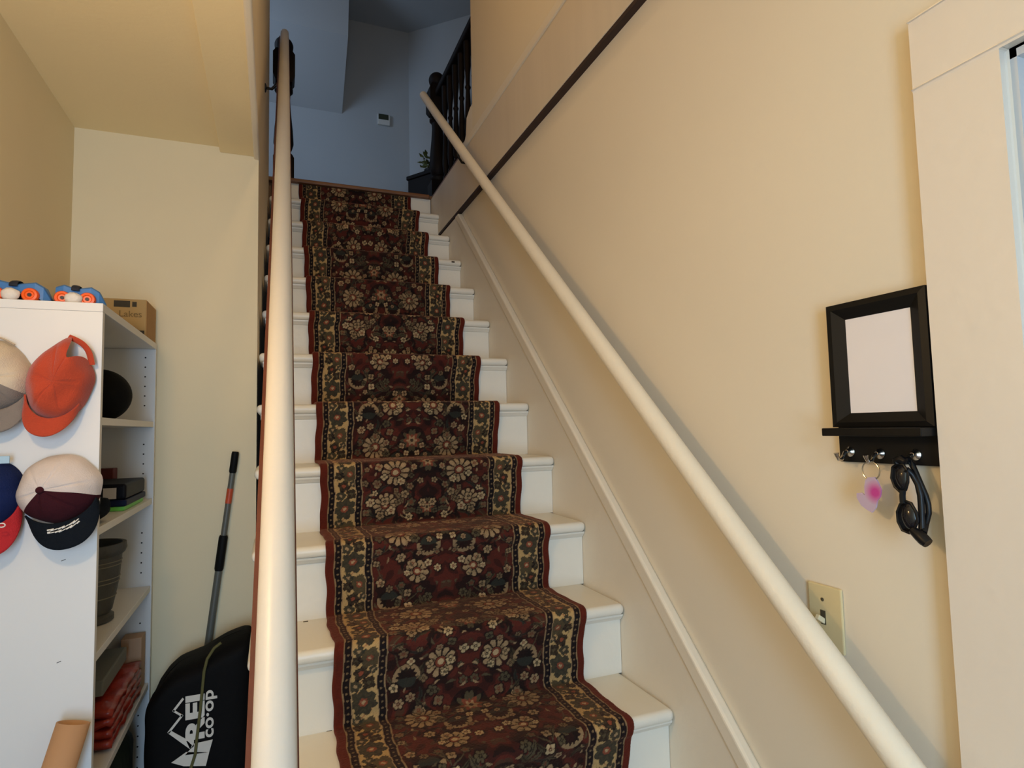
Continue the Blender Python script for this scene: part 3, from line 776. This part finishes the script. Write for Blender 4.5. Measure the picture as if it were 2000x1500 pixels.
# ---- roller skates on top of the bookcase
def skate(label, o, ang, L=0.066):
    """low plastic skate, local x along its length, wheels on both sides"""
    root = thing('roller_skate', (o[0], o[1], BT), label, 'roller skate')
    M = T(o[0], o[1], BT) @ Matrix.Rotation(ang, 4, 'Z')
    RXm = Matrix.Rotation(math.pi/2, 4, 'X')
    for wx_ in (0.0, L):
        for wy in (-0.026, 0.026):
            s_ = -1 if wy < 0 else 1
            w_ = MB().lathe([(0.010, -0.009), (0.0145, -0.0085), (0.0165, -0.005), (0.0165, 0.005), (0.0145, 0.0085), (0.010, 0.009), (0.008, 0.0065), (0.004, 0.0065)], M @ T(wx_, wy, 0.0167) @ RXm, 22).build('wheel', 'wheel_orange', root, smooth=True, angle=0.8)
            MB().lathe([(0.0042, -0.0085), (0.0042, 0.0085)], M @ T(wx_, wy, 0.0167) @ RXm, 10).build('hub', 'wheel_hub', w_)
    MB().box(-0.012, L+0.026, -0.015, 0.015, 0.010, 0.030, 0.004, M=M).build('chassis', 'skate_dark', root)
    b = MB()
    secs = [(-0.016, 0.020, 0.046), (0.0, 0.028, 0.052), (L*0.5, 0.030, 0.044), (L+0.006, 0.031, 0.050), (L+0.022, 0.028, 0.040), (L+0.034, 0.016, 0.014)]
    vs = []; fs = []
    for x_, wv, hv in secs:
        lo = 0.020 if x_ < L+0.02 else 0.004
        for yy_, zz_ in ((-wv, lo), (-wv*0.9, hv-0.004), (-wv*0.6, hv), (wv*0.6, hv), (wv*0.9, hv-0.004), (wv, lo)): vs.append(M @ Vector((x_, yy_*0.75, zz_)))
    n = 6
    for i in range(len(secs)-1): fs += [(i*n+k_, i*n+(k_+1) % n, (i+1)*n+(k_+1) % n, (i+1)*n+k_) for k_ in range(n)]
    fs += [tuple(range(n)), tuple(range((len(secs)-1)*n, len(secs)*n))]
    b.add(vs, fs).build('foot_plate', 'skate_blue', root)
    st_ = MB(); st_.tube([M @ Vector((L*0.5, 0.030*math.cos(a), 0.036+0.016*math.sin(a))) for a in [math.pi*i/10 for i in range(11)]], 0.005, 8, flat=(0.4, 1.6)); st_.build('strap', 'skate_dark', root, smooth=True)
    # off-white toe stopper between the wheels
    def stp(u, v):
        a = 2*math.pi*u; ph = math.pi*(0.02+0.96*v)
        p = Vector((0.018*math.cos(a)*math.sin(ph), 0.011*math.sin(a)*math.sin(ph), 0.0155-0.0150*math.cos(ph)))
        p *= 1+0.10*noise.noise(p*120)
        p.z = max(p.z, 0.0008)
        return M @ (p+Vector((L*0.5-0.002, -0.036, 0)))
    MB().grid(stp, 18, 10, True).build('stopper', 'stopper_white', root, smooth=True, angle=0.9)
    return root
skate('blue roller skate with orange wheels nearer the left wall on the bookcase top', (-1.464, 0.455), 0.0, 0.064)
skate('blue roller skate with orange wheels at the open edge of the bookcase top', (-1.346, 0.470), 0.10, 0.048)
# ---- carton
by0 = 0.93
cx1 = -1.258
ct = thing('carton', (-1.375, 1.0, BT), 'worn cardboard carton with faded printing at the bookcase top corner', 'box')
cpoly = [(-1.492, BT+0.0005), (cx1, BT+0.0005), (cx1, BT+0.090), (cx1-0.022, BT+0.118), (-1.492, BT+0.118)]
MB().box(-1.492, cx1, by0, 1.088, BT+0.0005, BT+0.118, 0.002).build('body', 'carton_cream', ct)
MB().box(cx1-0.0005, cx1+0.0012, by0+0.002, 1.086, BT+0.002, BT+0.116).build('end_flap', 'cardboard', ct)
for xa, xb, za, zb in ((-1.345, -1.302, 0.092, 0.112), (-1.296, -1.284, 0.094, 0.110), (-1.40, -1.262, 0.003, 0.020)):
    MB().box(xa, xb, by0-0.0008, by0+0.001, BT+za, BT+zb).build('print', 'carton_print', ct)
text_mesh('Lakes', Matrix(((1, 0, 0, -1.332), (0, 0, -1, by0-0.0006), (0, 1, 0, BT+0.062), (0, 0, 0, 1))), 0.028, 'carton_lettering', 'lettering', ct, 0.0)

# ---- things on the shelves
o = MB().lathe([(max(0.003, 0.077*math.sin(a)), 0.066-0.072*math.cos(a)) for a in [0.42+i*(math.pi-0.42)/20 for i in range(21)]], T(-1.325, 0.70, SHZ[0]+0.0004), 40).build('knit_hat', 'matte_black', None, smooth=True, angle=2)
tag(o, 'round plain black hat sitting on the upper shelf', 'hat')
z3 = SHZ[1]+0.0005
pq = at((222, 915), 'y', 1.015)
o = MB().box(pq.x-0.085, pq.x, 1.015, 1.068, z3, pq.z, 0.003).build('red_box', 'dark_red_box'); tag(o, 'small dark red box standing behind the black case on the middle shelf', 'box')
o = MB().box(-1.44, -1.268, 0.74, 1.0, z3, z3+0.012, 0.002).build('folder', 'lime'); tag(o, 'lime green flat folder lying under the black case', 'folder')
z3b = z3+0.0125
cs = thing('zip_case', (-1.35, 0.87, z3b), 'black case with white label lying on the lime green folder', 'case')
MB().box(-1.45, -1.262, 0.735, 1.005, z3b, z3b+0.018, 0.004).build('base', 'folder_navy', cs)
MB().box(-1.448, -1.264, 0.737, 1.003, z3b+0.0185, z3b+0.062, 0.008, 3).build('cover', 'folder_black', cs)
MB().box(-1.318, -1.287, 0.7345, 0.738, z3b+0.022, z3b+0.052).build('label', 'label_white', cs)
gl = MB()                       # crumpled black glove on the shelf edge
def glove(u, v):
    a = 2*math.pi*u; ph = math.pi*(0.02+0.96*v); p = Vector((0.046*math.cos(a)*math.sin(ph), 0.07*math.sin(a)*math.sin(ph), 0.032-0.031*math.cos(ph)))
    p *= 1+0.28*noise.noise(p*38+Vector((3, 1, 0))); p.z = max(p.z, 0.0008)
    return p+Vector((-1.302, 0.51, z3))
gl.grid(glove, 30, 18, True)
o = gl.build('glove', 'navy_black_cloth', None, smooth=True); tag(o, 'crumpled black glove on the middle shelf edge', 'glove')
z4 = SHZ[2]+0.0005
pt = thing('flower_pot', (-1.335, 0.70, z4), 'dark grey ribbed empty flower pot on the shelf below the folders', 'flower pot')
MB().lathe([(0.052, 0.0), (0.062, 0.004), (0.062, 0.016), (0.052, 0.022), (0.058, 0.03), (0.066, 0.07), (0.073, 0.11), (0.0765, 0.15), (0.078, 0.172), (0.084, 0.178), (0.089, 0.19), (0.087, 0.204), (0.078, 0.204), (0.072, 0.17), (0.05, 0.04)], T(-1.341, 0.70, z4), 36).build('body', 'pot_grey', pt, smooth=True, angle=0.6)
rb_ = MB()
for zz, r in ((0.158, 0.0772), (0.148, 0.0764), (0.115, 0.0738), (0.104, 0.0725), (0.066, 0.0656)):
    rb_.tube([(-1.341+r*math.cos(a), 0.70+r*math.sin(a), z4+zz) for a in [2*math.pi*i/36 for i in range(37)]], 0.0013, 6)
rb_.build('ribs', 'pot_stripe', pt, smooth=True)
z5 = SHZ[3]+0.0005
pk = thing('plastic_packet', (-1.36, 0.72, z5), 'stack of crinkled red plastic packets on the lower shelf', 'packet')
for i in range(4):
    def sheet(u, v, i=i):
        x = -1.455+0.195*u; y = 0.62+0.36*v
        e_ = min(u, 1-u, v, 1-v)*8; puff = 0.012*min(1, e_)
        return Vector((x+0.006*noise.noise(Vector((v*9, i, 2))), y, z5+0.016+i*0.026+puff*0.5+0.008*noise.noise(Vector((u*7, v*12, i*3.1)))))
    MB().grid(sheet, 16, 24).build('sheet', 'red_plastic', pk, smooth=True, solid=0.016, angle=3)
MB().box(-1.45, -1.29, 0.66, 0.93, z5+0.125, z5+0.165, 0.004).build('grey_carton', 'grey_cardboard', pk)
o = MB().box(-1.32, -1.264, 1.0, 1.06, z5, z5+0.165, 0.002, M=T(0, 0, 0)).build('paper_packet', 'tan_paper'); tag(o, 'tan paper packet standing at the far end of lower shelf', 'packet')

# ---- leaning cardboard tube
p_top0, p_top1 = at((112, 1410), 'y', 0.345), at((175, 1412), 'y', 0.345)
cm = (p_top0+p_top1)/2; rad = (p_top1-p_top0).length/2
bot = at((115, 1500), 'y', 0.325); dirv = (cm-bot).normalized()
tfoot = cm-dirv*((cm.z-FL-0.012)/dirv.z)
if tfoot.y < 0.2: pass
tu = thing('cardboard_tube', tfoot, 'brown cardboard tube leaning against the bookcase end panel', 'tube')
MB().tube([tfoot, cm], rad, 28, cap=False).build('tube', 'tube_card', tu, smooth=True, solid=0.003)
MB().tube([cm-dirv*0.012, cm-dirv*0.010], rad*0.93, 24).build('end_plug', 'cardboard', tu)

# ---- black bag with the white emblem
bg = thing('duffel_bag', (-1.085, 0.93, FL), 'tall black bag with large white printed emblem leaning beside the stairs', 'bag')
YG = 0.815
top_px = [(272, 1500), (273, 1420), (285, 1372), (300, 1345), (320, 1318), (340, 1300), (370, 1285), (400, 1275), (440, 1250), (480, 1234), (490, 1232)]
tops = [at(p, 'y', 0.90) for p in top_px]
tx = [p.x for p in tops]; tz_ = [p.z for p in tops]
BX0, BX1 = -1.229, -0.942
def bag(u, v):
    a = 2*math.pi*u; e_ = 0.34
    sg = lambda q, e2: math.copysign(abs(q)**e2, q)
    cx_, cy_ = (BX0+BX1)/2, 0.925; hx, hy = (BX1-BX0)/2, 0.11
    x = cx_+hx*sg(math.cos(a), e_); yl = hy*sg(math.sin(a), e_)
    zt = float(np.interp(x, tx[2:], tz_[2:]))
    if v < 0.8: t = v/0.8; sh_ = 1.0; zz = FL+0.002+(zt-0.045-FL)*t
    else:
        t = (v-0.8)/0.2; sh_ = max(0.0, math.cos(t*math.pi/2))**0.55; zz = zt-0.045+0.045*math.sin(t*math.pi/2)
    bul = 0.0
    if abs(yl) > 0.05 and yl > 0: bul = 0.006*noise.noise(Vector((x*14, zz*9, 3)))
    sx = 0.004*noise.noise(Vector((zz*10, yl*20, 8)))
    xx = x if v < 0.8 else cx_+(x-cx_)*(1-(1-sh_)*0.12)
    return Vector((max(BX0, min(xx+sx, BX1)), cy_+yl*sh_+bul, zz))
MB().grid(bag, 96, 60, True).build('body', 'bag_black', bg, smooth=True, angle=3)
def c3(x, y): return at((x*0.3, 1130+y*0.3), 'y', YG-0.004)
def decal(b, pts):
    ps = [c3(*p) for p in pts]; n = len(ps)
    b.add(ps+[p+Vector((0, 0.0012, 0)) for p in ps], [tuple(range(n)), tuple(range(n, 2*n))[::-1]]+[(i, n+i, n+(i+1) % n, (i+1) % n) for i in range(n)])
em = MB()
stroke = [(1190, 785), (1130, 862), (1184, 893), (1098, 1003)]
for (xa, ya), (xb, yb_) in zip(stroke[:-1], stroke[1:]):
    dx_, dy_ = xb-xa, yb_-ya; L = math.hypot(dx_, dy_); ox, oy = -dy_/L*7, dx_/L*7
    ex, ey = dx_/L*5, dy_/L*5
    decal(em, [(xa+ox-ex, ya+oy-ey), (xb+ox+ex, yb_+oy+ey), (xb-ox+ex, yb_-oy+ey), (xa-ox-ex, ya-oy-ey)])
decal(em, [(1090, 1005), (1112, 990), (1150, 1012), (1205, 1042), (1250, 1085), (1238, 1112)])
decal(em, [(1205, 1042), (1262, 1020), (1262, 1092), (1238, 1112)])
decal(em, [(1238, 1112), (1262, 1075), (1385, 1048), (1362, 1130), (1205, 1150)])
decal(em, [(1115, 1200), (1212, 1130), (1362, 1130), (1340, 1220), (1196, 1222)])
em.build('emblem', 'logo_white', bg)
def vtext(body, xb, y0, y1, capx, bold, sp=1.0):
    """lettering that reads upwards: baseline at crop x = xb, from crop y0 (start) to y1 (end)"""
    p0_, p1_ = c3(xb, y0), c3(xb, y1); q_ = c3(capx, y0)
    hcap = abs(q_.x-p0_.x); L = p1_.z-p0_.z
    o_ = text_mesh(body, Matrix.Identity(4), 1.0, 'logo_white', 'lettering', bg, bold, 0.0, sp)
    me_ = o_.data; xs = [v.co.x for v in me_.vertices]; ysx = [v.co.y for v in me_.vertices]
    x0_, x1_ = min(xs), max(xs); yref = max(ysx); ylo = 0.0
    for v in me_.vertices:
        a = (v.co.x-x0_)/(x1_-x0_)*L; b_ = v.co.y/yref*hcap
        zz = p0_.z+a; v.co = Vector((p0_.x-b_+(p1_.x-p0_.x)*a/L, YG-0.0045, zz))
    return o_
vtext('REI', 1325, 1038, 748, 1207, 0.045)
vtext('co\u00b7op', 1388, 1028, 722, 1338, 0.022)
# olive cord hanging down the front
cpts = [(1440, 415), (1395, 450), (1350, 520), (1330, 600), (1318, 720), (1305, 850), (1292, 960), (1280, 1060), (1272, 1140), (1245, 1225), (1230, 1300)]
MB().tube([c3(*p)+Vector((0, -0.004, 0)) for p in cpts], 0.0042, 8).build('cord', 'cord_olive', bg, smooth=True)
# ---- dark green bag stuffed into the shelf below the red packets
z6 = SHZ[4]+0.001
def gb_(u, v):
    a = 2*math.pi*u; sg = lambda q, e2: math.copysign(abs(q)**e2, q)
    sh_ = 1.0 if v < 0.7 else max(0.0, math.cos((v-0.7)/0.3*math.pi/2))**0.5
    h_ = 0.235*(v if v < 0.7 else 0.7+0.3*math.sin((v-0.7)/0.3*math.pi/2))
    p = Vector((-1.372+0.106*sg(math.cos(a), 0.5)*sh_, 0.755+0.27*sg(math.sin(a), 0.4)*sh_, z6+h_))
    n_ = noise.noise(p*16)
    return Vector((min(p.x+0.006*n_, -1.262), p.y+0.010*n_, max(z6, p.z+0.012*n_*v)))
o = MB().grid(gb_, 56, 26, True).build('tote_bag', 'green_bag', None, smooth=True, angle=3)
tag(o, 'dark green bag stuffed in the shelf below the red packets', 'bag')

# ---- telescopic pole against the wall
a0, a1 = Vector((-1.172, 1.072, FL+0.001)), Vector((-1.006, 1.078, 0.610))
po = thing('telescopic_pole', a0, 'grey telescopic pole with black grips leaning on the wall', 'pole')
def on(z): t = (z-a0.z)/(a1.z-a0.z); return a0+(a1-a0)*t
MB().tube([a0, on(0.23)], 0.0115, 14).build('lower_tube', 'pole_grey', po, smooth=True)
MB().tube([on(0.20), on(0.56)], 0.0095, 14).build('upper_tube', 'pole_grey', po, smooth=True)
MB().tube([on(0.208), on(0.215), on(0.318), on(0.325)], [0.012, 0.0142, 0.0142, 0.012], 16).build('grip', 'grip_black', po, smooth=True)
MB().tube([on(0.535), on(0.54), on(0.600), on(0.608)], [0.0098, 0.0118, 0.0118, 0.0105], 16).build('end_cap', 'grip_black', po, smooth=True)
MB().tube([on(0.432), on(0.482)], 0.0101, 16).build('sticker', 'sticker_orange', po, smooth=True)

# ------------------------------------------------------------------ key rack
kr = thing('key_rack', (XW, -0.552, 0.60), 'black key rack with empty white picture frame on the right wall', 'key rack')
fy0, fy1, fz0, fz1 = -0.648, -0.479, 0.660, 0.866       # outer frame (right, left, bottom, top)
iy0, iy1, iz0, iz1 = -0.619, -0.508, 0.683, 0.839
MB().box(XW-0.010, XW-0.0005, fy0, fy1, 0.602, fz1, 0.001).build('backboard', 'rack_black', kr)
def member(poly):
    b = MB()
    n = 4
    prof = [(0.0, -0.010), (0.0, -0.022), (0.35, -0.024), (1.0, -0.014), (1.0, -0.010)]
    (oa, ia), (ob, ib) = poly      # outer/inner corners at both ends as (y, z)
    vs = []
    for (oc, ic) in ((oa, ia), (ob, ib)):
        for t, xo in prof: vs.append((XW+xo, oc[0]+(ic[0]-oc[0])*t, oc[1]+(ic[1]-oc[1])*t))
    m_ = len(prof); fs = [(k_, (k_+1) % m_, m_+(k_+1) % m_, m_+k_) for k_ in range(m_)]+[tuple(range(m_)), tuple(range(m_, 2*m_))]
    b.add(vs, fs); return b
Oc = [(fy1, fz1), (fy0, fz1), (fy0, fz0), (fy1, fz0)]; Ic = [(iy1, iz1), (iy0, iz1), (iy0, iz0), (iy1, iz0)]
for i in range(4):
    j = (i+1) % 4; member(((Oc[i], Ic[i]), (Oc[j], Ic[j]))).build('frame_side', 'rack_black', kr)
MB().box(XW-0.0135, XW-0.0105, iy0-0.002, iy1+0.002, iz0-0.002, iz1+0.002).build('white_insert', 'paper_white', kr)
MB().box(XW-0.050, XW-0.010, fy0+0.001, fy1-0.001, 0.646, 0.659, 0.0015).build('ledge', 'rack_black', kr)
HK = []
for px_ in ((1660, 882), (1718, 886), (1788, 888)):
    p = at(px_, 'x', XW-0.012); HK.append(p)
    h = MB()
    h.lathe([(0.0085, 0.0), (0.0085, 0.002), (0.0055, 0.005), (0.0036, 0.008), (0.0034, 0.010)], T(XW-0.0102, p.y, p.z) @ Matrix.Rotation(-math.pi/2, 4, 'Y'), 16)
    cpt = [Vector((XW-0.018, p.y, p.z)), Vector((XW-0.024, p.y, p.z-0.001)), Vector((XW-0.028, p.y, p.z-0.007)), Vector((XW-0.032, p.y, p.z-0.012)), Vector((XW-0.038, p.y, p.z-0.012)), Vector((XW-0.042, p.y, p.z-0.006)), Vector((XW-0.043, p.y, p.z-0.001))]
    h.tube(cpt, [0.0030]*6+[0.0044], 10)
    h.build('hook', 'chrome', kr, smooth=True)
# key ring on the middle hook
hk = HK[1]
xr = XW-0.034; rc = Vector((xr, hk.y, hk.z-0.012-0.0140))
ky = thing('key_ring', rc, 'steel key ring with pink acrylic charm on the middle hook', 'key ring')
MB().tube([rc+Vector((0.0, 0.0145*math.cos(a), 0.0145*math.sin(a))) for a in [2*math.pi*i/32 for i in range(33)]], 0.0011, 8).build('ring', 'chrome', ky, smooth=True)
fobp = [(1703, 922), (1716, 921), (1722, 930), (1729, 946), (1727, 960), (1721, 968), (1719, 981), (1711, 991), (1702, 986), (1690, 977), (1681, 962), (1681, 953), (1690, 952), (1697, 957), (1696, 940), (1698, 928)]
fp = [at(p, 'x', xr) for p in fobp]
sh0 = Vector((0, rc.y-at((1708, 912), 'x', xr).y, (rc.z-0.0145+0.004)-fp[0].z))
b = MB(); n = len(fp); vs = [p+sh0+Vector((-0.0015, 0, 0)) for p in fp]+[p+sh0+Vector((0.0015, 0, 0)) for p in fp]
b.add(vs, [tuple(range(n)), tuple(range(n, 2*n))[::-1]]+[(i, n+i, n+(i+1) % n, (i+1) % n) for i in range(n)])
b.build('charm', 'fob_acrylic', ky)
# sunglasses on the last hook
sg_ = thing('sunglasses', HK[2]+Vector((-0.03, 0, -0.1)), 'black folded sunglasses hanging from the key rack hook', 'sunglasses')
XG = XW-0.045
def gp(x, y, X=XG): return at((1560+x*340/1594, 780+y*320/1500), 'x', X)
l1 = [(860, 620), (905, 590), (960, 600), (1000, 660), (1000, 760), (980, 830), (930, 850), (880, 800), (850, 720)]
l2 = [(930, 960), (975, 930), (1030, 950), (1075, 1030), (1090, 1110), (1060, 1190), (1010, 1225), (950, 1200), (910, 1120), (902, 1030)]
for L_ in (l1, l2):
    ps = [gp(*p) for p in L_]; n = len(ps)
    c_ = sum(ps, Vector())/n+Vector((-0.0015, 0, 0))
    MB().add(ps+[c_], [(i, (i+1) % n, n) for i in range(n)]).build('lens', 'lens_dark', sg_, smooth=True, solid=0.0016)
fr = MB()
for L_ in (l1, l2):
    ps = [gp(*p) for p in L_]; fr.tube(ps+[ps[0]], 0.0020, 8, cap=False)
fr.tube([gp(955, 830), gp(950, 880), gp(955, 950)], 0.0042, 8)
fr.tube([gp(1040, 1195), gp(1110, 1250), gp(1150, 1290), gp(1185, 1320)], [0.006, 0.0085, 0.0085, 0.0075], 10)
fr.tube([gp(905, 590), gp(900, 560), gp(940, 548), gp(975, 570)], [0.006, 0.0065, 0.006, 0.005], 10)
fr.build('front_frame', 'glasses_black', sg_, smooth=True)
XT = XW-0.030
MB().tube([gp(960, 565, XG), gp(1005, 545, XT), gp(1040, 600, XT), gp(1100, 740, XT), gp(1160, 880, XT), gp(1185, 960, XT), gp(1190, 1040, XT), gp(1165, 1140, XT), gp(1140, 1220, XG+0.004)], [0.0045, 0.004, 0.0042, 0.0042, 0.0042, 0.004, 0.004, 0.004, 0.005], 10).build('temple', 'glasses_black', sg_, smooth=True)
XT2 = XW-0.038
MB().tube([gp(985, 640, XG), gp(1040, 690, XT2), gp(1090, 780, XT2), gp(1115, 880, XT2), gp(1122, 980, XT2), gp(1125, 1080, XT2), gp(1130, 1200, XT2), gp(1150, 1290, XG+0.003)], [0.0045, 0.004, 0.0042, 0.0045, 0.0045, 0.0045, 0.005, 0.006], 10).build('temple', 'glasses_black', sg_, smooth=True)

# ------------------------------------------------------------------ light switch
sw = thing('light_switch', (XW, -0.4225, 0.33), 'almond toggle light switch plate half behind the pole handrail', 'light switch')
MB().box(XW-0.0055, XW-0.0003, -0.461, -0.392, 0.274, 0.384, 0.0025, 2).build('plate', 'plate_almond', sw)
tg = MB(); tg.box(XW-0.0065, XW-0.005, -0.4275, -0.4175, 0.316, 0.340); tg.build('toggle_slot', 'screw_dark', sw)
MB().box(-0.004, 0.0045, -0.0038, 0.0038, -0.0015, 0.0165, 0.001, M=T(XW-0.0065, -0.4225, 0.322) @ Matrix.Rotation(-1.0, 4, 'Y')).build('toggle', 'toggle_almond', sw)
for z in (0.3585, 0.2975):
    MB().lathe([(0.0032, 0), (0.0032, 0.0007), (0.002, 0.0012)], T(XW-0.0055, -0.4225, z) @ Matrix.Rotation(-math.pi/2, 4, 'Y'), 12).build('screw', 'screw_dark', sw)
